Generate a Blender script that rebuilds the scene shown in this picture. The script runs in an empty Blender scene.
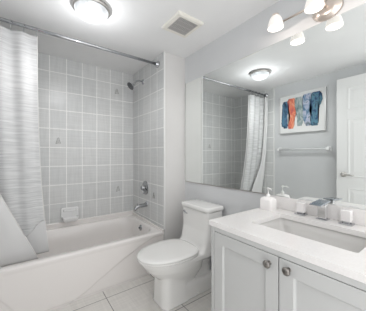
import bpy, bmesh, math, random
from mathutils import Vector, Matrix
random.seed(4)
PI = math.pi
SC = bpy.context.scene
COL = SC.collection

# ------------------------------------------------------------------ camera, world, lights, exposure
H = 1.185
cam = bpy.data.cameras.new('camera'); cam.sensor_width = 36; cam.lens = 36*214/366
cam.clip_start = 0.02
camo = bpy.data.objects.new('camera', cam); COL.objects.link(camo)
camo.location = (0, 0, H); camo.rotation_euler = (PI/2, 0, math.radians(-36.3))
SC.camera = camo
w = bpy.data.worlds.new('world'); SC.world = w; w.use_nodes = True
w.node_tree.nodes['Background'].inputs[0].default_value = (1.0, 1.0, 1.0, 1)
w.node_tree.nodes['Background'].inputs[1].default_value = 1.3
SC.view_settings.view_transform = 'Standard'; SC.view_settings.look = 'None'
SC.view_settings.gamma = 1; SC.view_settings.use_curve_mapping = False
SC.view_settings.exposure = 0.66
LAMP_W = 8.5      # ceiling lamp
VAN_W = 0.30       # each vanity shade
SHADE_E = 0.38; DOME_E = 0.45

# room planes
XM = 1.422; XP = 1.156; YB = 2.698; YW = 1.899; XF = -0.364; ZC = 2.262; YN = -0.12

# ------------------------------------------------------------------ materials
def mat(name, col, rough=0.5, metal=0.0, **k):
    m = bpy.data.materials.new(name); m.use_nodes = True
    b = m.node_tree.nodes['Principled BSDF']
    b.inputs['Base Color'].default_value = (*col, 1); b.inputs['Roughness'].default_value = rough
    b.inputs['Metallic'].default_value = metal
    for a, v in k.items(): b.inputs[a.replace('_', ' ')].default_value = v
    return m
def nd(m, t, **k):
    n = m.node_tree.nodes.new(t)
    for a, v in k.items(): setattr(n, a, v)
    return n
def lk(m, a, b): m.node_tree.links.new(a, b)
def bsdf(m): return m.node_tree.nodes['Principled BSDF']
def noisy(m, c1, c2, scale=8, detail=4, stretch=(1, 1, 1), bump=0.0, bscale=None, lo=.35, hi=.65):
    tc = nd(m, 'ShaderNodeTexCoord'); mp = nd(m, 'ShaderNodeMapping'); mp.inputs['Scale'].default_value = stretch
    lk(m, tc.outputs['Object'], mp.inputs[0])
    n = nd(m, 'ShaderNodeTexNoise'); n.inputs['Scale'].default_value = scale; n.inputs['Detail'].default_value = detail
    lk(m, mp.outputs[0], n.inputs['Vector'])
    r = nd(m, 'ShaderNodeValToRGB'); r.color_ramp.elements[0].position = lo; r.color_ramp.elements[1].position = hi
    r.color_ramp.elements[0].color = (*c1, 1); r.color_ramp.elements[1].color = (*c2, 1)
    lk(m, n.outputs['Fac'], r.inputs[0]); lk(m, r.outputs[0], bsdf(m).inputs['Base Color'])
    if bump:
        n2 = nd(m, 'ShaderNodeTexNoise'); n2.inputs['Scale'].default_value = bscale or scale; lk(m, mp.outputs[0], n2.inputs['Vector'])
        b = nd(m, 'ShaderNodeBump'); b.inputs['Strength'].default_value = bump; b.inputs['Distance'].default_value = 0.002
        lk(m, n2.outputs['Fac'], b.inputs['Height']); lk(m, b.outputs[0], bsdf(m).inputs['Normal'])
    return m
def tile_mat(name, axis, off=(0, 0), w=0.162, h=0.205, c1=(.60, .61, .61), c2=(.64, .645, .64), grout=(.84, .84, .83), mortar=.005, rough=.3):
    m = mat(name, c1, rough)
    tc = nd(m, 'ShaderNodeTexCoord'); sx = nd(m, 'ShaderNodeSeparateXYZ'); lk(m, tc.outputs['Object'], sx.inputs[0])
    cb = nd(m, 'ShaderNodeCombineXYZ')
    def add(sock, o, dst):
        a = nd(m, 'ShaderNodeMath', operation='ADD'); a.inputs[1].default_value = o
        lk(m, sock, a.inputs[0]); lk(m, a.outputs[0], dst)
    add(sx.outputs[axis[0]], off[0], cb.inputs[0]); add(sx.outputs[axis[1]], off[1], cb.inputs[1])
    def brick(mo):
        b = nd(m, 'ShaderNodeTexBrick'); b.offset = 0; b.offset_frequency = 1; b.squash = 1; b.squash_frequency = 1
        b.inputs['Scale'].default_value = 1; b.inputs['Brick Width'].default_value = w; b.inputs['Row Height'].default_value = h
        b.inputs['Mortar Size'].default_value = mo; b.inputs['Mortar Smooth'].default_value = .15; b.inputs['Bias'].default_value = 0
        lk(m, cb.outputs[0], b.inputs['Vector']); return b
    b = brick(mortar)
    b.inputs['Color1'].default_value = (*c1, 1); b.inputs['Color2'].default_value = (*c2, 1); b.inputs['Mortar'].default_value = (*grout, 1)
    # woven streaks within each tile
    out = b.outputs['Color']
    for st in ((4, 60, 1), (60, 4, 1)):
        mp = nd(m, 'ShaderNodeMapping'); mp.inputs['Scale'].default_value = st; lk(m, cb.outputs[0], mp.inputs[0])
        n = nd(m, 'ShaderNodeTexNoise'); n.inputs['Scale'].default_value = 1.0; n.inputs['Detail'].default_value = 2; lk(m, mp.outputs[0], n.inputs['Vector'])
        mr = nd(m, 'ShaderNodeMapRange'); mr.inputs['From Min'].default_value = .3; mr.inputs['From Max'].default_value = .7
        mr.inputs['To Min'].default_value = .95; mr.inputs['To Max'].default_value = 1.04; lk(m, n.outputs['Fac'], mr.inputs['Value'])
        mx = nd(m, 'ShaderNodeMix', data_type='RGBA', blend_type='MULTIPLY'); mx.inputs[0].default_value = 1
        lk(m, out, mx.inputs[6]); lk(m, mr.outputs[0], mx.inputs[7]); out = mx.outputs[2]
    lk(m, out, bsdf(m).inputs['Base Color'])
    bp = nd(m, 'ShaderNodeBump'); bp.invert = True; bp.inputs['Strength'].default_value = .35; bp.inputs['Distance'].default_value = .002
    lk(m, b.outputs['Fac'], bp.inputs['Height']); lk(m, bp.outputs[0], bsdf(m).inputs['Normal'])
    return m

PAINT = noisy(mat('wall_paint', (.62, .63, .64), .55), (.615, .625, .635), (.63, .64, .65), 3, 2)
CEILM = noisy(mat('ceiling_paint', (.66, .66, .66), .7), (.82, .82, .82), (.84, .84, .84), 4, 2, bump=.15, bscale=220)
TB = tile_mat('back_wall_tile', (0, 2), (-.205+.162*10, -.862+.205*10))
TS = tile_mat('side_wall_tile', (1, 2), (-YB+.162*20, -.862+.205*10))
FLOORM = tile_mat('floor_tile', (0, 1), (-.54+.46*5, -1.81+.46*5), .46, .46, (.70, .68, .65), (.73, .71, .68), (.20, .19, .18), .003, .28)
TRIMW = mat('trim_white', (.78, .78, .77), .35)
PORC = mat('porcelain', (.80, .795, .78), .08, 0, Coat_Weight=.4)
SEATM = mat('seat_plastic', (.82, .815, .80), .18)
TUBM = mat('tub_acrylic', (.82, .79, .77), .16, 0, Coat_Weight=.25)
CHROME = mat('chrome', (.55, .56, .58), .12, 1)
DCHROME = mat('shower_head_grey', (.12, .125, .13), .35, .4)
NICKEL = mat('brushed_nickel', (.55, .53, .51), .28, 1)
ANTIQ = noisy(mat('satin_nickel_knob', (.25, .24, .22), .3, 1), (.14, .13, .12), (.36, .34, .32), 60)
CABM = mat('cabinet_paint', (.50, .505, .50), .4)
CABIN = mat('cabinet_gap', (.10, .10, .10), .8)
QUARTZ = noisy(mat('quartz', (.82, .80, .79), .2), (.755, .735, .725), (.785, .768, .758), 120, 3)
MIRM = mat('mirror_glass', (.90, .925, .915), .0, 1)
GRILL = mat('fan_grille', (.50, .49, .48), .6)
VALVE = mat('valve_chrome', (.40, .41, .42), .16, 1)
LNICK = mat('warm_nickel', (.74, .66, .60), .3, 1)
CREAM = mat('fan_plastic', (.80, .78, .72), .45)
WOODW = mat('door_paint', (.80, .80, .795), .35)
SOAPM = mat('soap_ceramic', (.84, .82, .81), .22)
PUMPM = mat('pump_plastic', (.80, .80, .79), .25)
BARP = mat('towel_bar_acrylic', (.82, .83, .84), .15, 0, Transmission_Weight=.35)
CERW = mat('ceramic_white', (.82, .82, .82), .15)
PAPER = mat('tissue', (.84, .83, .81), .9)
MATW = mat('canvas_white', (.74, .745, .74), .7)
SILV = mat('silver_frame', (.70, .70, .70), .3, .8)

def emis(name, col, e, base=(.85, .85, .85), rough=.3):
    m = mat(name, base, rough); b = bsdf(m)
    b.inputs['Emission Color'].default_value = (*col, 1); b.inputs['Emission Strength'].default_value = e
    return m
SHADEM = emis('lit_shade', (1.0, .94, .88), SHADE_E, (.45, .44, .43))
BULBM = emis('lit_bulb', (1.0, .95, .90), .6)
DOMEM = emis('lit_dome', (.93, .97, 1.0), DOME_E, (.42, .43, .44), .12)
tcn = nd(DOMEM, 'ShaderNodeTexCoord'); nn = nd(DOMEM, 'ShaderNodeTexNoise'); nn.inputs['Scale'].default_value = 9; nn.inputs['Detail'].default_value = 3
nn.inputs['Distortion'].default_value = 1.2
lk(DOMEM, tcn.outputs['Object'], nn.inputs['Vector'])
mr = nd(DOMEM, 'ShaderNodeMapRange'); mr.inputs['From Min'].default_value = .35; mr.inputs['From Max'].default_value = .65
mr.inputs['To Min'].default_value = DOME_E*.55; mr.inputs['To Max'].default_value = DOME_E*1.35
lk(DOMEM, nn.outputs['Fac'], mr.inputs['Value']); lk(DOMEM, mr.outputs[0], bsdf(DOMEM).inputs['Emission Strength'])

# curtain cloth: sheer woven white with irregular horizontal crinkles
CURT = mat('sheer_crinkle_cloth', (.86, .87, .875), .75)
def build_curtain_mat(m):
    tc = nd(m, 'ShaderNodeTexCoord'); mp = nd(m, 'ShaderNodeMapping'); mp.inputs['Scale'].default_value = (6, 2, 85)
    lk(m, tc.outputs['Object'], mp.inputs[0])
    n = nd(m, 'ShaderNodeTexNoise'); n.inputs['Scale'].default_value = 1; n.inputs['Detail'].default_value = 3; n.inputs['Distortion'].default_value = .15
    lk(m, mp.outputs[0], n.inputs['Vector'])
    b = nd(m, 'ShaderNodeBump'); b.inputs['Strength'].default_value = .3; b.inputs['Distance'].default_value = .006
    lk(m, n.outputs['Fac'], b.inputs['Height']); lk(m, b.outputs[0], bsdf(m).inputs['Normal'])
    r = nd(m, 'ShaderNodeValToRGB'); r.color_ramp.elements[0].position = .38; r.color_ramp.elements[1].position = .62
    r.color_ramp.elements[0].color = (.85, .86, .865, 1); r.color_ramp.elements[1].color = (.93, .935, .94, 1)
    lk(m, n.outputs['Fac'], r.inputs[0]); lk(m, r.outputs[0], bsdf(m).inputs['Base Color'])
    tr = nd(m, 'ShaderNodeBsdfTranslucent'); tr.inputs[0].default_value = (.9, .9, .9, 1)
    tp = nd(m, 'ShaderNodeBsdfTransparent')
    m1 = nd(m, 'ShaderNodeMixShader'); m1.inputs[0].default_value = .45
    lk(m, bsdf(m).outputs[0], m1.inputs[1]); lk(m, tr.outputs[0], m1.inputs[2])
    m2 = nd(m, 'ShaderNodeMixShader')
    mr = nd(m, 'ShaderNodeMapRange'); mr.inputs['From Min'].default_value = .35; mr.inputs['From Max'].default_value = .65
    mr.inputs['To Min'].default_value = .22; mr.inputs['To Max'].default_value = .03
    lk(m, n.outputs['Fac'], mr.inputs['Value']); lk(m, mr.outputs[0], m2.inputs[0])
    lk(m, m1.outputs[0], m2.inputs[1]); lk(m, tp.outputs[0], m2.inputs[2])
    lk(m, m2.outputs[0], m.node_tree.nodes['Material Output'].inputs[0])
build_curtain_mat(CURT)
LINER = mat('frosted_liner', (.84, .845, .85), .5)
def build_liner(m):
    tp = nd(m, 'ShaderNodeBsdfTransparent'); m2 = nd(m, 'ShaderNodeMixShader'); m2.inputs[0].default_value = .3
    lk(m, bsdf(m).outputs[0], m2.inputs[1]); lk(m, tp.outputs[0], m2.inputs[2]); lk(m, m2.outputs[0], m.node_tree.nodes['Material Output'].inputs[0])
build_liner(LINER)
LINER2 = mat('plain_liner', (.88, .88, .88), .5)
build_liner(LINER2)
[n for n in LINER2.node_tree.nodes if n.type == 'MIX_SHADER'][0].inputs[0].default_value = .22

# ------------------------------------------------------------------ mesh helpers
def obj(name, bm, m, parent=None, smooth=False, bevel=0.0, seg=2):
    bmesh.ops.recalc_face_normals(bm, faces=bm.faces)
    me = bpy.data.meshes.new(name); bm.to_mesh(me); bm.free()
    o = bpy.data.objects.new(name, me); COL.objects.link(o)
    for x in (m if isinstance(m, (list, tuple)) else [m]): me.materials.append(x)
    if smooth:
        for p in me.polygons: p.use_smooth = True
    if bevel:
        b = o.modifiers.new('bevel', 'BEVEL'); b.width = bevel; b.segments = seg; b.limit_method = 'ANGLE'; b.angle_limit = math.radians(40)
        for p in me.polygons: p.use_smooth = True
        wn = o.modifiers.new('wn', 'WEIGHTED_NORMAL'); wn.keep_sharp = False
    if parent is not None:
        o.parent = parent
        pl = Vector(parent.get('base', (0, 0, 0)))
        me.transform(Matrix.Translation(-pl))
        o['base'] = list(pl)
    return o
def thing(name, label, cat, loc=(0, 0, 0), group=None):
    o = bpy.data.objects.new(name, None); COL.objects.link(o); o.location = loc; o.empty_display_size = .05
    o['label'] = label; o['category'] = cat; o['base'] = list(loc)
    if group: o['group'] = group
    return o
def tag(o, label, cat, group=None):
    o['label'] = label; o['category'] = cat
    if group: o['group'] = group
    return o
def structure(o): o['kind'] = 'structure'; return o
def box(bm, a, b, mi=0):
    vs = [bm.verts.new((x, y, z)) for x in (a[0], b[0]) for y in (a[1], b[1]) for z in (a[2], b[2])]
    fs = []
    for f in ((0, 1, 3, 2), (4, 6, 7, 5), (0, 4, 5, 1), (2, 3, 7, 6), (0, 2, 6, 4), (1, 5, 7, 3)):
        q = bm.faces.new([vs[i] for i in f]); q.material_index = mi; fs.append(q)
    return fs
def B(a, b):
    bm = bmesh.new(); box(bm, a, b); return bm
def loft(bm, rings, cap0=True, cap1=True, closed=True):
    rs = [[bm.verts.new(p) for p in r] for r in rings]
    n = len(rs[0])
    for a, b in zip(rs, rs[1:]):
        for i in range(n if closed else n-1):
            bm.faces.new((a[i], a[(i+1) % n], b[(i+1) % n], b[i]))
    if cap0: bm.faces.new(rs[0][::-1])
    if cap1: bm.faces.new(rs[-1])
    return rs
def lathe(bm, prof, origin, axis=(0, 0, 1), n=32, cap0=False, cap1=False):
    q = Vector((0, 0, 1)).rotation_difference(Vector(axis).normalized()); o = Vector(origin)
    rings = [[o + q @ Vector((r*math.cos(2*PI*i/n), r*math.sin(2*PI*i/n), h)) for i in range(n)] for r, h in prof]
    loft(bm, rings, cap0, cap1)
def tube(bm, pts, r, n=14, cap=True):
    pts = [Vector(p) for p in pts]; rr = r if isinstance(r, (list, tuple)) else [r]*len(pts)
    rings = []; up = None
    for i, p in enumerate(pts):
        t = (pts[min(i+1, len(pts)-1)] - pts[max(i-1, 0)]).normalized()
        if up is None:
            up = Vector((0, 0, 1)) if abs(t.z) < .9 else Vector((1, 0, 0))
        s = t.cross(up).normalized(); up = s.cross(t).normalized()
        rings.append([p + rr[i]*(math.cos(2*PI*k/n)*s + math.sin(2*PI*k/n)*up) for k in range(n)])
    loft(bm, rings, cap, cap)
def rrect(cx, cy, hx, hy, r, z, k=8):
    pts = []
    for (sx, sy, a0) in ((1, 1, 0), (-1, 1, PI/2), (-1, -1, PI), (1, -1, 3*PI/2)):
        for i in range(k+1):
            a = a0 + PI/2*i/k
            pts.append((cx + sx*(hx-r) + r*math.cos(a), cy + sy*(hy-r) + r*math.sin(a), z))
    return pts
def arc(c, r, a0, a1, n, f): return [f(c, r, a0+(a1-a0)*i/n) for i in range(n+1)]

# ------------------------------------------------------------------ room shell
T = .1
structure(obj('floor', B((XF-T, YN, -T), (XM+T, YB+T, 0)), FLOORM))
structure(obj('ceiling', B((XF-T, YN, ZC), (XM+T, YB+T, ZC+T)), CEILM))
structure(obj('wall_back', B((XF-T, YB, 0), (XP+.01, YB+T, ZC)), TB))
structure(obj('wall_right', B((XM, YN, 0), (XM+T, YW, ZC)), PAINT))
bm = bmesh.new(); fs = box(bm, (XP, YW, 0), (XM+T, YB+T, ZC)); fs[0].material_index = 1
WINGP = noisy(mat('wing_paint', (.66, .645, .63), .5), (.655, .645, .635), (.675, .665, .655), 3, 2)
structure(obj('wall_plumbing', bm, [WINGP, TS]))
bm = bmesh.new(); box(bm, (XF-T, YN, 0), (XF, YW-.01, ZC), 0); fs = box(bm, (XF-T, YW-.01, 0), (XF, YB+T, ZC), 1)
structure(obj('wall_left', bm, [PAINT, TS]))
structure(obj('trim_1', B((XP-.006, YW-.006, .42), (XP+.010, YW+.010, ZC)), TRIMW, bevel=.003))
bm = B((XF, YW-.014, 0), (XF+.006, YW+.004, ZC)); structure(obj('trim_2', bm, TRIMW))
def baseboard(name, a, b):
    bm = bmesh.new(); box(bm, a, b); structure(obj(name, bm, TRIMW, bevel=.004))
baseboard('baseboard_right', (XM-.013, .93, 0), (XM, YW, .10))
baseboard('baseboard_wing', (XP+.002, YW-.013, 0), (XM-.013, YW, .10))
baseboard('baseboard_left', (XF, YN, 0), (XF+.013, YW-.03, .10))

# embossed motifs pressed in a few of the wall tiles
def motif(c, plane):
    bm = bmesh.new()
    def P(u, v, d): return (c[0]+u, c[1]-d, c[2]+v) if plane == 'y' else (c[0]-d, c[1]-u, c[2]+v)
    out = [(-.022, -.03), (-.012, .004), (-.006, .030), (.004, .036), (.010, .012), (.024, -.028), (.004, -.020), (-.022, -.03)]
    tube(bm, [P(u, v, .001) for u, v in out], .003, 6)
    tube(bm, [P(-.006, -.012, .001), P(0, .012, .001), P(.006, -.010, .001)], .0018, 6)
    return bm
MOTM = mat('motif_glaze', (.27, .27, .26), .35)
wb = bpy.data.objects['wall_back']; wp = bpy.data.objects['wall_plumbing']
for (x, z) in ((.286, 1.344), (.95, .757), (.934, 2.0)):
    obj('tile_motif', motif((x, YB, z), 'y'), MOTM, wb)
obj('tile_motif', motif((XP, 2.125, .735), 'x'), MOTM, wp)

# ------------------------------------------------------------------ bathtub
RZ = .40
tub = thing('bathtub', 'white alcove bathtub with embossed sweeping curves on its apron', 'bathtub', ((XF+XP)/2, (YW+YB)/2, 0))
g = .003
def arcz_right(x):   # height of the right-hand sweep at x
    pts = [(.24, -.03), (.275, .0), (.393, .05), (.512, .118), (.687, .214), (.883, .307), (1.09, .39)]
    return pts
def polydist(p, pts):
    best = 1e9; sg = 1
    for (a, b) in zip(pts, pts[1:]):
        ax, az = a; bx, bz = b; dx, dz = bx-ax, bz-az; L = dx*dx+dz*dz
        t = max(0, min(1, ((p[0]-ax)*dx+(p[1]-az)*dz)/L)); qx, qz = ax+t*dx, az+t*dz
        d = math.hypot(p[0]-qx, p[1]-qz)
        if d < best - 1e-9: best = d; sg = 1 if (dx*(p[1]-az)-dz*(p[0]-ax)) > 0 else -1
    return best*sg
RA = arcz_right(0); LA = [(-.34, .40), (-.26, .33), (-.20, .27), (-.141, .20), (-.061, .085), (0, -.03)]
bm = bmesh.new(); nx, nz = 260, 70
gx = [XF+g+(XP-XF-2*g)*i/nx for i in range(nx+1)]; gz = [.0+(RZ-.012)*j/nz for j in range(nz+1)]
def ss(t): t = max(0, min(1, t)); return t*t*(3-2*t)
vv = []
for x in gx:
    col = []
    for z in gz:
        d = min(polydist((x, z), RA), polydist((x, z), LA)); rim_ = ss((z-.355)/.02)   # >0 in the middle panel between the sweeps
        y = YW + (.011 - .006*ss(.5+d/.007))*(1-rim_) + .003*rim_ 
        if z < .02: y += .006
        col.append(bm.verts.new((x, y, z)))
    vv.append(col)
for i in range(nx):
    for j in range(nz): bm.faces.new((vv[i][j], vv[i+1][j], vv[i+1][j+1], vv[i][j+1]))
apron = obj('apron', bm, TUBM, tub, smooth=True)
bm = bmesh.new()
cx, cy = (XF+XP)/2, (YW+YB)/2; hx, hy = (XP-XF)/2-g, (YB-YW)/2-g
ix, iy = .430, 2.285; K = 10
def IR(x0, x1, y0, y1, r, z): return rrect((x0+x1)/2, (y0+y1)/2, (x1-x0)/2, (y1-y0)/2, r, z, K)
rings = [rrect(cx, cy, hx, hy, .004, RZ-.012, K), rrect(cx, cy, hx-.003, hy-.003, .006, RZ-.003, K), rrect(cx, cy, hx-.012, hy-.012, .012, RZ, K),
         IR(XF+.065, XP-.055, YW+.06, YB-.055, .16, RZ), IR(XF+.072, XP-.062, YW+.067, YB-.062, .158, RZ-.004), IR(XF+.078, XP-.068, YW+.073, YB-.068, .155, RZ-.015),
         IR(XF+.13, XP-.085, YW+.085, YB-.085, .14, .26), IR(XF+.20, XP-.11, YW+.10, YB-.105, .13, .12), IR(XF+.25, XP-.15, YW+.13, YB-.14, .11, .075), IR(XF+.32, XP-.22, YW+.18, YB-.2, .08, .065)]
loft(bm, rings, False, True)
basin = obj('basin', bm, TUBM, tub, smooth=True)
# raised tile ledge along the wall sides
bm = bmesh.new()
def ledge(pts_in, pts_out):
    pass
z1 = .452
box(bm, (XF+g, YB-.022, RZ-.03), (XP-g, YB-g, z1)); 
obj('back_ledge', bm, TUBM, tub, bevel=.008, seg=3)
bm = bmesh.new()
vs = [(XP-.020, YW+.004, RZ-.03), (XP-.020, YB-.022, RZ-.03), (XP-.020, YB-.022, z1-.01), (XP-.020, YW+.004, RZ+.022)]
loft(bm, [[Vector(p) for p in vs], [Vector(p)+Vector((.017, 0, 0)) for p in vs]])
obj('side_ledge', bm, TUBM, tub, bevel=.006, seg=3)
ov = bmesh.new(); lathe(ov, [(.0, .012), (.022, .012), (.030, .008), (.033, .0)], (XP-.078, 2.30, .345), (-1, 0, .12), 32, True, False)
ovp = obj('overflow_plate', ov, VALVE, tub, smooth=True)
ov = bmesh.new(); lathe(ov, [(.010, .0), (.010, .010), (.006, .013), (0, .013)], (XP-.090, 2.30, .347), (-1, 0, .12), 16)
obj('trip_lever', ov, DCHROME, ovp, smooth=True)
dr = bmesh.new(); lathe(dr, [(.035, 0), (.035, .004), (.02, .006), (0, .005)], (XP-.34, 2.30, .065), (0, 0, 1), 24)
obj('drain', dr, CHROME, tub, smooth=True)

# ------------------------------------------------------------------ fixtures on the plumbing wall
YF = 2.30
sp = thing('tub_spout', 'chrome tub spout on the tiled wall below the shower valve', 'faucet', (XP, YF, .612))
bm = bmesh.new()
tube(bm, [(XP, YF, .612), (XP-.03, YF, .60), (XP-.09, YF, .598), (XP-.125, YF, .590), (XP-.145, YF, .572), (XP-.148, YF, .555)], [.024, .023, .021, .020, .018, .016], 20)
obj('spout_body', bm, VALVE, sp, smooth=True)
bm = bmesh.new(); lathe(bm, [(.034, 0), (.034, .006), (.026, .010), (.02, .012)], (XP, YF, .612), (-1, 0, 0), 24); obj('flange', bm, CHROME, sp, smooth=True)
bm = bmesh.new(); lathe(bm, [(.005, 0), (.005, .018), (.009, .022), (.009, .028), (0, .030)], (XP-.12, YF, .602), (0, 0, 1), 12); obj('diverter_knob', bm, CHROME, sp, smooth=True)
vl = thing('shower_valve', 'round chrome shower valve with lever handle on the tiled wall', 'faucet', (XP, YF+.03, .80))
c = (XP, YF+.03, .80)
bm = bmesh.new(); lathe(bm, [(.082, 0), (.080, .006), (.060, .014), (.034, .020), (.030, .022), (0, .022)], c, (-1, 0, 0), 40); obj('escutcheon', bm, VALVE, vl, smooth=True)
bm = bmesh.new(); lathe(bm, [(.030, .018), (.028, .050), (.022, .058), (0, .060)], c, (-1, 0, 0), 28); hd = obj('handle', bm, VALVE, vl, smooth=True)
bm = bmesh.new(); tube(bm, [(XP-.045, YF+.03, .80), (XP-.055, YF-.01, .768), (XP-.058, YF-.035, .745)], [.010, .009, .007], 12); obj('lever', bm, VALVE, hd, smooth=True)
sh = thing('shower_fixture', 'small chrome shower head on a bent arm high on the tiled wall', 'shower', (XP, 2.40, 2.085))
bm = bmesh.new(); lathe(bm, [(.032, 0), (.030, .005), (.018, .014), (.012, .016)], (XP, 2.40, 2.085), (-1, 0, 0), 24); obj('flange', bm, CHROME, sh, smooth=True)
bm = bmesh.new(); tube(bm, [(XP, 2.40, 2.085), (XP-.05, 2.40, 2.088), (XP-.08, 2.40, 2.080), (XP-.105, 2.40, 2.055), (XP-.12, 2.40, 2.035)], .0095, 12); obj('arm', bm, CHROME, sh, smooth=True)
ax = Vector((-.75, -.1, -.62)).normalized()
bm = bmesh.new(); lathe(bm, [(.012, -.012), (.018, 0), (.02, .012), (.030, .035), (.046, .055), (.048, .066)], (XP-.115, 2.40, 2.042), ax, 28, True); hb = obj('head', bm, mat('head_chrome', (.75, .76, .78), .15, 1), sh, smooth=True)
bm = bmesh.new(); lathe(bm, [(.047, .060), (.044, .069), (0, .070)], (XP-.115, 2.40, 2.042), ax, 28); obj('spray_face', bm, DCHROME, hb, smooth=True)
# soap dish
sd = thing('soap_dish', 'white ceramic soap dish set in the back wall tiles above the tub', 'soap dish', (.398, YB, .45))
bm = bmesh.new(); loft(bm, [[(p[0], YB-d, p[1]) for p in [(q[0], q[1]) for q in rrect(.398, .525, .088-i, .078-i, .014, 0, 4)]] for d, i in ((.0, 0), (.010, 0), (.014, .006))]); obj('back_plate', bm, CERW, sd, smooth=False)
bm = bmesh.new()
loft(bm, [rrect(.398, YB-.038, .060, .034, .012, .455, 4), rrect(.398, YB-.045, .078, .045, .018, .475, 4), rrect(.398, YB-.046, .081, .048, .018, .505, 4),
          rrect(.398, YB-.046, .078, .045, .018, .510, 4), rrect(.398, YB-.046, .070, .037, .014, .504, 4), rrect(.398, YB-.046, .058, .030, .01, .484, 4)])
obj('tray', bm, CERW, sd, smooth=False, bevel=.002)
bm = bmesh.new(); tube(bm, [(.335, YB-.01, .575), (.335, YB-.04, .573), (.345, YB-.048, .573), (.451, YB-.048, .573), (.461, YB-.04, .573), (.461, YB-.01, .575)], .006, 10); obj('grab_bar', bm, CERW, sd, smooth=True)

# ------------------------------------------------------------------ shower rod, rings, curtain
YR = 2.03; ZR = 2.172
rod = thing('shower_curtain_rod', 'chrome shower curtain rod across the tub alcove', 'curtain rod', (0.4, YR, ZR))
bm = bmesh.new(); tube(bm, [(XF+.005, YR, ZR), (XP-.005, YR, ZR)], .0140, 18); obj('rod_tube', bm, CHROME, rod, smooth=True)
for x, d in ((XF, 1), (XP, -1)):
    bm = bmesh.new(); lathe(bm, [(.036, 0), (.036, .014), (.028, .020), (.022, .034), (.015, .036)], (x, YR, ZR), (d, 0, 0), 28, True); obj('flange', bm, CHROME, rod, smooth=True)
cur = thing('shower_curtain', 'sheer white crinkled shower curtain bunched at the left end of the tub', 'shower curtain', (-.15, YR, RZ))
ZTOP = ZR-.052
def sheet(x1t, x1b, yb, z0, amp, nf, phase, dy=0, nx=150, nz=90, bottom=None, fold=None):
    # x of the free edge goes from x1t (top) to x1b (z = .35); the cloth swings yb further into the tub at the bottom
    bm = bmesh.new(); V = []
    for i in range(nx+1):
        s = i/nx; col = []
        zb = bottom(s) if bottom else z0
        for j in range(nz+1):
            t = j/nz; z = ZTOP+(zb-ZTOP)*t
            q = max(0, (ZTOP-z)/(ZTOP-.35)); f = q**2.2
            xe = x1t(q) if callable(x1t) else x1t+(x1b-x1t)*f
            x = XF+.02+.03*f + (xe-XF-.02-.03*f)*s
            a = amp*(.6+.4*math.sin(3*s+phase))*(1-.5*f)
            y = YR + dy + a*math.sin(2*PI*nf*s+phase+.5*math.sin(3*t+4*s)) + yb*f
            if fold: y -= .012*ss(.5-(x-fold(z))/.01)*ss((1.15-z)/.2)
            col.append(bm.verts.new((x, y, z)))
        V.append(col)
    for i in range(nx):
        for j in range(nz): bm.faces.new((V[i][j], V[i+1][j], V[i+1][j+1], V[i][j+1]))
    return bm, [v.co.copy() for v in V[-1]]
bm, edge = sheet(.072, .15, .15, .60, .014, 3.5, .4, bottom=lambda s: .64-.12*ss((1-s)/.35))
o = obj('curtain_cloth', bm, CURT, cur, smooth=True)
m_ = o.modifiers.new('solid', 'SOLIDIFY'); m_.thickness = .001
bm = bmesh.new(); tube(bm, edge, .0025, 6); obj('side_hem', bm, PAPER, cur, smooth=True)
lin = thing('curtain_liner', 'plain translucent liner sheets folded around the crinkled curtain and hanging into the tub', 'curtain liner', (-.15, YR+.03, .35))
bm, edge = sheet(.065, .165, .15, .34, .010, 2, 1.0, dy=.034)
o = obj('liner_sheet', bm, LINER, lin, smooth=True)
m_ = o.modifiers.new('solid', 'SOLIDIFY'); m_.thickness = .0008
def fold_x(q):
    z = ZTOP-q*(ZTOP-.35)
    return -.13+(.85-min(z, 1.05+.1*math.tanh((z-1.05)*3)))*.42
bm, edge2 = sheet(fold_x, 0, .13, .34, .006, 2, 1.6, dy=-.045)
o = obj('folded_liner_panel', bm, LINER2, lin, smooth=True)
m_ = o.modifiers.new('solid', 'SOLIDIFY'); m_.thickness = .0008
bm = bmesh.new(); tube(bm, edge2, .0028, 6); obj('panel_hem', bm, PAPER, lin, smooth=True)
bm = bmesh.new(); tube(bm, edge, .002, 6); obj('side_hem', bm, PAPER, lin, smooth=True)
for k in range(6):
    x = XF+.04+k*.078
    bm = bmesh.new(); tube(bm, [(x, YR+.021*math.sin(a), ZR-.020+.036*math.cos(a)) for a in [2*PI*i/20 for i in range(21)]], .0022, 8)
    tag(obj('curtain_ring', bm, CHROME, smooth=True), 'thin chrome curtain ring on the shower rod holding the curtain', 'curtain ring', 'curtain rings on the rod')

# ------------------------------------------------------------------ toilet
TY = 1.49
toi = thing('toilet', 'white one-piece toilet with closed lid between tub and vanity', 'toilet', (1.0, TY, 0))
def egg(xf, xb, hw, z, n=48, p=2.2, sq=0.0, dy=0):
    # elongated outline: rounded nose toward -x, flatter at the back
    pts = []; xc = xf+(xb-xf)*.56
    for i in range(n):
        a = 2*PI*i/n; c, s = math.cos(a), math.sin(a)
        if c < 0: x = xc-(xc-xf)*abs(c)**(1.0); y = hw*(abs(s)**.96)
        else: x = xc+(xb-xc)*abs(c)**.62; y = hw*(abs(s)**.72)
        pts.append((x, TY+dy+math.copysign(y, s), z))
    return pts
bm = bmesh.new()
XFb = .675
loft(bm, [egg(.93, 1.16, .085, .12), egg(.885, 1.20, .105, .17), egg(.80, 1.24, .140, .235), egg(.735, 1.24, .168, .295), egg(.700, 1.25, .183, .345), egg(.690, 1.26, .188, .368), egg(.700, 1.25, .180, .376)])
# front foot column
loft(bm, [rrect(0.961, TY, 0.133, 0.118, .06, 0, 6), rrect(0.958, TY, 0.126, 0.112, .06, .03, 6), rrect(0.956, TY, 0.120, 0.106, .06, .15, 6), rrect(.965, TY, .120, .110, .06, .27, 6)])
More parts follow.
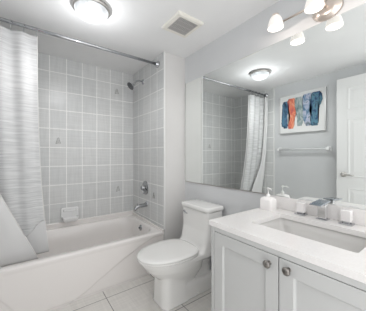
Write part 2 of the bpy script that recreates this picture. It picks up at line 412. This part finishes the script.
# rear plinth and trapway
loft(bm, [rrect(1.19, TY, .190, .105, .05, 0, 6), rrect(1.19, TY, .187, .102, .05, .12, 6), rrect(1.19, TY, .180, .088, .05, .135, 6)])
loft(bm, [rrect(1.20, TY, .165, .066, .05, .10, 6), rrect(1.20, TY, .165, .066, .05, .25, 6), rrect(1.20, TY, .172, .12, .06, .31, 6), rrect(1.21, TY, .165, .165, .05, .345, 6)])
tube(bm, [(1.05, TY, .17), (1.12, TY, .24), (1.2, TY, .27), (1.28, TY, .22), (1.31, TY, .14)], .078, 18)
loft(bm, [rrect(1.20, TY, .175, .16, .05, .32, 6), rrect(1.20, TY, .178, .185, .05, .345, 6), rrect(1.20, TY, .178, .188, .05, .376, 6)])
# tank body, rising out of the rear deck
loft(bm, [rrect(1.24, TY, .135, .180, .05, .35, 6), rrect(1.283, TY-.004, .110, .180, .045, .42, 6), rrect(1.29, TY-.008, .096, .182, .04, .54, 6), rrect(1.293, TY-.010, .098, .186, .04, .708, 6)])
body = obj('bowl_and_tank', bm, PORC, toi)
rm = body.modifiers.new('remesh', 'REMESH'); rm.mode = 'VOXEL'; rm.voxel_size = .008; rm.use_smooth_shade = True
sm = body.modifiers.new('smooth', 'SMOOTH'); sm.iterations = 6; sm.factor = .5
bm = bmesh.new()
loft(bm, [rrect(1.29, TY-.010, .102, .189, .04, .708, 8), rrect(1.29, TY-.010, .107, .195, .04, .714, 8), rrect(1.29, TY-.010, .107, .195, .04, .734, 8), rrect(1.29, TY-.010, .102, .190, .038, .743, 8), rrect(1.29, TY-.010, .088, .172, .035, .746, 8)])
obj('tank_lid', bm, PORC, toi, smooth=True)
bm = bmesh.new(); loft(bm, [egg(.680, 1.165, .190, .376), egg(.674, 1.168, .194, .380), egg(.674, 1.168, .194, .389), egg(.680, 1.165, .190, .392)]); obj('seat', bm, SEATM, toi, smooth=True)
bm = bmesh.new(); loft(bm, [egg(.676, 1.170, .192, .393), egg(.671, 1.172, .196, .397), egg(.671, 1.172, .196, .405), egg(.682, 1.165, .187, .411), egg(.72, 1.14, .155, .415), egg(.82, 1.09, .08, .417)]); obj('lid', bm, SEATM, toi, smooth=True)
for dy in (-.075, .075):
    bm = bmesh.new(); tube(bm, [(1.165, TY+dy-.02, .398), (1.165, TY+dy+.02, .398)], .012, 14); obj('hinge', bm, SEATM, toi, smooth=True)
bm = bmesh.new(); lathe(bm, [(.012, 0), (.012, .008), (.006, .012)], (1.197, TY+.125, .665), (-1, 0, 0), 16); tube(bm, [(1.186, TY+.13, .665), (1.182, TY+.10, .662), (1.182, TY+.07, .655)], [.006, .006, .005], 10)
obj('flush_lever', bm, CHROME, toi, smooth=True)
bm = bmesh.new(); lathe(bm, [(.015, 0), (.014, .008), (.008, .014), (0, .015)], (1.17, TY-.1, .02), (0, -1, 0), 16); obj('bolt_cap', bm, SEATM, toi, smooth=True)

toi.location.x += .010

# ------------------------------------------------------------------ vanity cabinet
VX = .848; VY0, VY1 = .094, .866; ZT = .794
van = thing('vanity_cabinet', 'pale grey shaker vanity cabinet with two doors below the sink', 'cabinet', (1.12, .505, 0))
bm = bmesh.new()
box(bm, (VX+.02, VY1-.018, .09), (XM-.014, VY1, ZT)); box(bm, (VX+.02, VY0, .09), (XM-.014, VY0+.018, ZT)); box(bm, (VX+.02, VY0+.018, .09), (XM-.014, VY1-.018, .108))
box(bm, (XM-.026, VY0+.018, .108), (XM-.014, VY1-.018, ZT)); box(bm, (VX+.07, VY0+.01, 0), (XM-.014, VY1-.01, .09))
obj('carcass', bm, CABM, van, bevel=.002)
bm = bmesh.new()
XQ = VX-.0165
box(bm, (XQ, .8425, .09), (VX+.02, VY1, ZT)); box(bm, (XQ, VY0, .09), (VX+.02, .1015, ZT)); box(bm, (XQ, .1015, .7725), (VX+.02, .8425, ZT)); box(bm, (XQ, .1015, .09), (VX+.02, .8425, .1195))
obj('face_frame', bm, CABM, van, bevel=.0015)
def shaker(y0, y1, z0, z1, knob_y, knob_z):
    bm = bmesh.new(); xf = VX-.018; xb = VX-.001; r = .058
    O = [(y0, z0), (y1, z0), (y1, z1), (y0, z1)]; I = [(y0+r, z0+r), (y1-r, z0+r), (y1-r, z1-r), (y0+r, z1-r)]; I2 = [(y0+r+.006, z0+r+.006), (y1-r-.006, z0+r+.006), (y1-r-.006, z1-r-.006), (y0+r+.006, z1-r-.006)]
    R = [[(xb, *p) for p in O], [(xf, *p) for p in O], [(xf, *p) for p in I], [(xf+.010, *p) for p in I2]]
    loft(bm, R)
    d = obj('door', bm, CABM, van, bevel=.0015)
    bm = bmesh.new(); lathe(bm, [(.009, 0), (.006, .004), (.006, .012), (.013, .016), (.0165, .022), (.0155, .027), (.009, .031), (0, .032)], (xf, knob_y, knob_z), (-1, 0, 0), 24)
    obj('knob', bm, ANTIQ, d, smooth=True)
shaker(.4745, .840, .122, .770, .512, .732)
shaker(.104, .4700, .122, .770, .429, .738)

# countertop with a rectangular cutout and undermount sink
top = thing('countertop', 'white quartz vanity countertop with backsplash and sink cutout', 'countertop', (1.12, .505, .785))
SX0, SX1, SY0, SY1 = .992, 1.290, .255, .722
bm = bmesh.new(); k = 8
co = rrect((.831+XM-.001)/2, .485, (XM-.001-.831)/2, .400, .004, .822, k); ci = rrect((SX0+SX1)/2, (SY0+SY1)/2, (SX1-SX0)/2, (SY1-SY0)/2, .012, .822, k)
dz = lambda r, z: [(p[0], p[1], z) for p in r]
loft(bm, [dz(ci, .795), ci, co, dz(co, .795), dz(ci, .795)], False, False)
obj('slab', bm, QUARTZ, top)
obj('backsplash', B((XM-.020, .086, .8222), (XM-.001, .885, .9035)), QUARTZ, top, bevel=.0015)
snk = thing('sink', 'white rectangular undermount sink in the quartz countertop', 'sink', (1.15, .50, .65))
bm = bmesh.new(); mx, my = (SX0+SX1)/2, (SY0+SY1)/2; ax_, ay_ = (SX1-SX0)/2, (SY1-SY0)/2
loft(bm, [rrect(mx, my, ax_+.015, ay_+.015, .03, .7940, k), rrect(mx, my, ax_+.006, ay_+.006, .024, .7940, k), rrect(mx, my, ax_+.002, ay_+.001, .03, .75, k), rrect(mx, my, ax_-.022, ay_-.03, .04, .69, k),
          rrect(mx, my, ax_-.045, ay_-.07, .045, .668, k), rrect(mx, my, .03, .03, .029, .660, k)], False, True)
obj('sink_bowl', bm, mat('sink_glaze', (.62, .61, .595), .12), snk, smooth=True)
bm = bmesh.new(); lathe(bm, [(.024, 0), (.022, .003), (.010, .004), (0, .003)], (mx, my, .6602), (0, 0, 1), 24); obj('drain', bm, CHROME, snk, smooth=True)

# faucet: square body with flat sloping plate spout, two block handles
BRCH = mat('bright_chrome', (.82, .82, .83), .12, 1)
FX = 1.365; FZ = .8225; FY = .510
fa = thing('faucet', 'square chrome faucet with a flat plate spout behind the sink', 'faucet', (FX, FY, FZ))
obj('base_plate', B((FX-.028, FY-.028, FZ), (FX+.022, FY+.028, FZ+.006)), CHROME, fa, bevel=.002)
obj('faucet_body', B((FX-.022, FY-.020, FZ+.006), (FX+.016, FY+.020, FZ+.085)), BRCH, fa, bevel=.003)
bm = bmesh.new()
loft(bm, [[(FX-.105, FY-.030, FZ+.091), (FX-.105, FY+.030, FZ+.091), (FX-.105, FY+.030, FZ+.097), (FX-.105, FY-.030, FZ+.097)], [(FX+.024, FY-.030, FZ+.100), (FX+.024, FY+.030, FZ+.100), (FX+.024, FY+.030, FZ+.107), (FX+.024, FY-.030, FZ+.107)]])
obj('plate_spout', bm, mat('plate_chrome_wall_reflection', (.40, .43, .47), .2, 1), fa, bevel=.002)  # chrome tinted grey-blue, the grey wall's reflection put into its colour
obj('spout_neck', B((FX-.015, FY-.018, FZ+.083), (FX+.010, FY+.018, FZ+.100)), CHROME, fa, bevel=.002)
HM = mat('handle_white_reflection', (.84, .82, .82), .15, .25)  # pale base colour stands in for white surroundings mirrored in chrome
def handle(y, where):
    h = thing('tap_lever', 'square pale block tap handle on a chrome base, ' + where, 'tap handle', (FX, y, FZ), 'block handles beside the faucet')
    obj('base', B((FX-.028, y-.030, FZ), (FX+.022, y+.030, FZ+.008)), CHROME, h, bevel=.002)
    obj('neck', B((FX-.018, y-.018, FZ+.008), (FX+.014, y+.018, FZ+.016)), CHROME, h, bevel=.002)
    obj('block_grip', B((FX-.022, y-.024, FZ+.016), (FX+.018, y+.024, FZ+.076)), HM, h, bevel=.005)
handle(.630, 'nearest the soap bottle')
handle(.398, 'farthest from the soap bottle')

# soap bottle
sb = thing('soap_dispenser', 'white square soap dispenser with pump at the counter corner', 'soap dispenser', (1.325, .828, .8225))
bm = bmesh.new(); bx_, by_ = 1.325, .828
loft(bm, [rrect(bx_, by_, .034, .040, .012, .8125, 6), rrect(bx_, by_, .038, .044, .014, .818, 6), rrect(bx_, by_, .038, .044, .014, .885, 6), rrect(bx_, by_, .034, .040, .016, .897, 6), rrect(bx_, by_, .022, .026, .014, .905, 6), rrect(bx_, by_, .014, .014, .012, .908, 6)])
obj('bottle_body', bm, SOAPM, sb, smooth=True)
bm = bmesh.new(); lathe(bm, [(.013, .907), (.013, .922), (.010, .925), (.004, .926), (.004, .955), (.009, .957), (.009, .966), (0, .968)], (bx_, by_, 0), (0, 0, 1), 20); pc = obj('pump', bm, PUMPM, sb, smooth=True)
bm = bmesh.new(); tube(bm, [(bx_, by_, .961), (bx_-.012, by_-.022, .962), (bx_-.018, by_-.036, .955)], [.005, .0045, .003], 10); obj('nozzle', bm, PUMPM, pc, smooth=True)

# toilet paper on the side of the vanity
tp = thing('toilet_paper_holder', 'chrome toilet paper holder on the side of the vanity', 'toilet paper holder', (.955, VY1, .70))
bm = bmesh.new(); lathe(bm, [(.016, 0), (.016, .004), (.007, .008), (.007, .05)], (.915, VY1, .70), (0, 1, 0), 16); tube(bm, [(.915, VY1+.05, .70), (.925, VY1+.055, .70), (1.03, VY1+.055, .70)], .006, 10)
obj('holder_arm', bm, CHROME, tp, smooth=True)
bm = bmesh.new(); lathe(bm, [(.020, 0), (.046, 0), (.047, .003), (.047, .093), (.046, .096), (.020, .096), (.020, 0)], (.928, VY1+.055, .686), (1, 0, 0), 32)
tag(obj('toilet_paper_roll', bm, PAPER, smooth=False), 'white toilet paper roll hanging on the vanity side', 'toilet paper')

# ------------------------------------------------------------------ mirror
mir = thing('wall_mirror', 'large frameless wall mirror above the vanity counter', 'mirror', (XM, 1.0, .94))
obj('glass', B((XM-.006, YN+.1, .905), (XM-.0005, 1.878, 1.974)), MIRM, mir)
bm = bmesh.new(); box(bm, (XM-.008, .888, .899), (XM-.0002, 1.880, .907)); box(bm, (XM-.0075, 1.877, .899), (XM-.0002, 1.881, 1.976))
obj('edge_channel', bm, NICKEL, mir)

# ------------------------------------------------------------------ vanity light
vlight = thing('vanity_light', 'brushed nickel vanity light bar with three lit bell shades above the mirror', 'wall light', (XM, .507, 2.05))
bm = bmesh.new()
rings = []
for d, f in ((0, 1), (.012, 1), (.020, .92), (.024, .75), (.030, .70), (.032, .4)):
    rings.append([(XM-.0005-d, .507+.078*f*math.cos(2*PI*i/40), 2.035+.058*f*math.sin(2*PI*i/40)) for i in range(40)])
loft(bm, rings); obj('back_plate', bm, LNICK, vlight, smooth=True)
bm = bmesh.new(); tube(bm, [(XM-.02, .507, 2.045), (XM-.085, .507, 2.050)], .010, 12); tube(bm, [(XM-.085, .29, 2.050), (XM-.085, .75, 2.050)], .0065, 12); obj('bar', bm, LNICK, vlight, smooth=True)
for y in (.745, .520, .295):
    X = XM-.148
    bm = bmesh.new(); tube(bm, [(XM-.085, y, 2.050), (XM-.105, y, 2.068), (X+.002, y, 2.070)], .007, 10); lathe(bm, [(.012, 2.060), (.020, 2.064), (.021, 2.076), (.010, 2.082), (0, 2.082)], (X, y, 0), (0, 0, 1), 20); obj('shade_holder', bm, LNICK, vlight, smooth=True)
    bm = bmesh.new(); lathe(bm, [(.016, 2.066), (.028, 2.060), (.036, 2.045), (.043, 2.02), (.0465, 2.0), (.047, 1.992), (.0445, 1.992), (.0435, 2.0), (.040, 2.02), (.033, 2.043), (.025, 2.055), (.010, 2.060)], (X, y, 0), (0, 0, 1), 36); s_ = obj('shade', bm, SHADEM, vlight, smooth=True)
    bm = bmesh.new(); lathe(bm, [(.008, 2.05), (.012, 2.035), (.018, 2.020), (.019, 2.01), (.014, 2.0), (0, 1.996)], (X, y, 0), (0, 0, 1), 20); obj('bulb', bm, BULBM, s_, smooth=True)
    L = bpy.data.lights.new('vanity_bulb_light', 'POINT'); L.energy = VAN_W; L.color = (1, .87, .77); L.shadow_soft_size = 0
    lo = bpy.data.objects.new('vanity_bulb_light', L); COL.objects.link(lo); lo.location = (X, y, 1.972)

# ------------------------------------------------------------------ ceiling lamp and fan
LX, LY = .386, 1.645
cl = thing('ceiling_lamp', 'round flush ceiling lamp with frosted glass dome and nickel rim', 'ceiling lamp', (LX, LY, ZC))
bm = bmesh.new(); lathe(bm, [(.108, 0), (.124, -.004), (.128, -.020), (.124, -.028), (.117, -.030), (.113, -.026)], (LX, LY, ZC), (0, 0, 1), 56, True); obj('rim', bm, NICKEL, cl, smooth=True)
bm = bmesh.new(); lathe(bm, [(.115, -.026), (.111, -.044), (.097, -.063), (.074, -.078), (.044, -.087), (.018, -.091), (0, -.0915)], (LX, LY, ZC), (0, 0, 1), 56); obj('glass_dome', bm, DOMEM, cl, smooth=True)
bm = bmesh.new(); lathe(bm, [(.006, -.090), (.006, -.094), (.003, -.097), (0, -.098)], (LX, LY, ZC), (0, 0, 1), 16); obj('finial', bm, NICKEL, cl, smooth=True)
L = bpy.data.lights.new('ceiling_lamp_light', 'SPOT'); L.energy = LAMP_W; L.color = (1, .985, .97); L.shadow_soft_size = 0; L.spot_size = math.radians(172); L.spot_blend = .6
lo = bpy.data.objects.new('ceiling_lamp_light', L); COL.objects.link(lo); lo.location = (LX, LY, ZC-.125)
L = bpy.data.lights.new('ceiling_lamp_glow', 'POINT'); L.energy = 2.0; L.color = (.96, .98, 1.0); L.shadow_soft_size = 0
lo = bpy.data.objects.new('ceiling_lamp_glow', L); COL.objects.link(lo); lo.location = (LX, LY, ZC-.20)

fx0, fx1, fy0, fy1 = .918, 1.16, 1.298, 1.55
fan = thing('exhaust_fan', 'square cream exhaust fan cover with grey grille on the ceiling', 'exhaust fan', ((fx0+fx1)/2, (fy0+fy1)/2, ZC))
fcx, fcy = (fx0+fx1)/2, (fy0+fy1)/2
bm = bmesh.new()
loft(bm, [rrect(fcx, fcy, .125, .128, .006, ZC-.0005, 3), rrect(fcx, fcy, .125, .128, .006, ZC-.012, 3), rrect(fcx, fcy, .115, .118, .006, ZC-.020, 3), rrect(fcx, fcy, .092, .095, .004, ZC-.020, 3), rrect(fcx, fcy, .090, .093, .004, ZC-.008, 3), rrect(fcx, fcy, .02, .02, .004, ZC-.004, 3)], True, True)
obj('cover', bm, CREAM, fan)
bm = bmesh.new()
for i in range(13):
    x = fcx-.084+.014*i; box(bm, (x-.0035, fcy-.092, ZC-.018), (x+.0035, fcy+.092, ZC-.009))
for j in (-1, 0, 1): box(bm, (fcx-.09, fcy+j*.05-.002, ZC-.0165), (fcx+.09, fcy+j*.05+.002, ZC-.011))
obj('grille', bm, GRILL, fan)

# ------------------------------------------------------------------ left wall: picture, towel bar, door
pic = thing('framed_painting', 'silver-framed painting of five vertical blue and orange brush strokes', 'painting', (XF, 1.455, 1.53))
py0, py1, pz0, pz1 = 1.150, 1.790, 1.512, 2.092
bm = bmesh.new(); fr = .014
for a, b in (((py0, pz0), (py1, pz0+fr)), ((py0, pz1-fr), (py1, pz1)), ((py0, pz0+fr), (py0+fr, pz1-fr)), ((py1-fr, pz0+fr), (py1, pz1-fr))):
    box(bm, (XF+.001, a[0], a[1]), (XF+.032, b[0], b[1]))
obj('frame', bm, SILV, pic, bevel=.002)
obj('canvas', B((XF+.001, py0+fr, pz0+fr), (XF+.022, py1-fr, pz1-fr)), MATW, pic)
def ink(name, c1, c2, c3, c4, sc):
    m = mat(name, c1, .7)
    tc = nd(m, 'ShaderNodeTexCoord'); mp = nd(m, 'ShaderNodeMapping'); mp.inputs['Scale'].default_value = (1, 1.5, .8); lk(m, tc.outputs['Object'], mp.inputs[0])
    n = nd(m, 'ShaderNodeTexNoise'); n.inputs['Scale'].default_value = sc; n.inputs['Detail'].default_value = 4; n.inputs['Distortion'].default_value = .8; lk(m, mp.outputs[0], n.inputs['Vector'])
    r = nd(m, 'ShaderNodeValToRGB'); e = r.color_ramp.elements; e[0].position = .30; e[0].color = (*c1, 1); e[1].position = .72; e[1].color = (*c4, 1)
    for p, c in ((.45, c2), (.58, c3)): q = e.new(p); q.color = (*c, 1)
    lk(m, n.outputs['Fac'], r.inputs[0]); lk(m, r.outputs[0], bsdf(m).inputs['Base Color']); return m
INKS = [ink('paint_navy', (.01, .03, .06), (.03, .08, .15), (.08, .20, .30), (.06, .10, .20), 10),
        ink('paint_orange', (.12, .03, .10), (.60, .14, .09), (.78, .32, .18), (.45, .30, .42), 9),
        ink('paint_sage', (.06, .10, .12), (.20, .28, .28), (.42, .46, .46), (.16, .20, .26), 9),
        ink('paint_teal', (.02, .06, .10), (.14, .24, .36), (.48, .50, .62), (.03, .09, .10), 11),
        ink('paint_blue', (.01, .02, .05), (.03, .08, .18), (.10, .24, .32), (.02, .03, .07), 11)]
# (centre from the left edge of the picture as a visitor in the mirror sees it, width, top, bottom)
for k, (u, wd, zt, zb) in enumerate(((.145, .125, .84, .14), (.30, .140, .89, .12), (.47, .135, .89, .17), (.635, .135, .93, .15), (.80, .145, .93, .14))):
    bm = bmesh.new(); yc = py1 - u*(py1-py0); zz0 = pz0+zb*(pz1-pz0); zz1 = pz0+zt*(pz1-pz0); n = 36
    L_, R_ = [], []
    for j in range(n+1):
        t = j/n; z = zz0+(zz1-zz0)*t
        hw_ = wd*(py1-py0)*(.50+.20*ss((t-.4)/.4)+.07*math.sin(8*t+k*2)+.06*random.uniform(-1, 1))
        if t < .06 or t > .94: hw_ *= .72
        yo = .014*math.sin(5*t+k*1.7)+.003*random.uniform(-1, 1)
        L_.append((XF+.0226+.0007*k, yc+yo-hw_, z)); R_.append((XF+.0226+.0007*k, yc+yo+hw_, z))
    ring = L_+R_[::-1]
    loft(bm, [ring, [(p[0]+.0006, p[1], p[2]) for p in ring]], True, True)
    bmesh.ops.triangulate(bm, faces=[f for f in bm.faces if len(f.verts) > 4])
    obj('brush_stroke', bm, INKS[k], pic)

tbz = 1.275
tbar = thing('towel_bar', 'pale towel bar with white posts below the painting', 'towel bar', (XF, 1.45, tbz))
for y in (1.784, 1.12):
    bm = bmesh.new(); loft(bm, [[(XF+d, y+a*h, tbz+b*h2) for a, b in ((-1, -1), (1, -1), (1, 1), (-1, 1))] for d, h, h2 in ((.0005, .028, .034), (.012, .026, .032), (.022, .016, .018), (.055, .015, .017), (.075, .017, .019), (.082, .012, .014))])
    obj('post', bm, CERW, tbar, bevel=.004)
bm = bmesh.new(); tube(bm, [(XF+.063, 1.12, tbz), (XF+.063, 1.784, tbz)], .016, 14); obj('bar', bm, BARP, tbar, smooth=True)

dx1 = -.255; dx0 = dx1-.035; dy0, dy1 = .105, 1.005; dzt = 2.115
dr_ = thing('panel_door', 'white six panel door standing open against the left wall', 'door', (dx0, dy0, 0))
bm = bmesh.new(); box(bm, (dx0, dy0, .01), (dx1, dy1, dzt))
door = obj('door_leaf', bm, WOODW, dr_, bevel=.002)
st = .115; mid = .10; pw = ((dy1-dy0)-2*st-mid)/2
rows = [(.24, .80), (.93, 1.62), (1.73, dzt-.12)]
cut = bmesh.new()
for (z0, z1) in rows:
    for c0 in (dy0+st, dy0+st+pw+mid):
        bm = bmesh.new()
        def rc(i, x): return [(x, c0+i, z0+i), (x, c0+pw-i, z0+i), (x, c0+pw-i, z1-i), (x, c0+i, z1-i)]
        loft(bm, [rc(0, dx1-.001), rc(0, dx1+.0035), rc(.006, dx1+.0055), rc(.014, dx1+.0035), rc(.018, dx1+.0008), rc(.034, dx1+.0008), rc(.058, dx1+.005)], True, True)
        obj('raised_panel', bm, WOODW, door)
cut.free()
hy_, hz = .932, .958
bm = bmesh.new(); lathe(bm, [(.032, 0), (.032, .006), (.024, .011), (.012, .013), (.010, .045), (0, .046)], (dx1, hy_, hz), (1, 0, 0), 28)
hh = obj('door_handle', bm, NICKEL, dr_, smooth=True)
bm = bmesh.new(); tube(bm, [(dx1+.045, hy_+.008, hz), (dx1+.05, hy_-.01, hz+.002), (dx1+.05, hy_-.05, hz), (dx1+.048, hy_-.095, hz-.006), (dx1+.046, hy_-.115, hz-.003)], [.010, .011, .009, .008, .006], 12); obj('lever', bm, NICKEL, hh, smooth=True)
for z in (.25, 1.05, 1.85):
    bm = bmesh.new(); tube(bm, [(dx1+.004, dy0-.006, z-.045), (dx1+.004, dy0-.006, z+.045)], .006, 10); box(bm, (dx1-.03, dy0-.003, z-.045), (dx1, dy0, z+.045)); obj('hinge', bm, NICKEL, dr_)

for o in bpy.data.objects:
    if 'base' in o: del o['base']
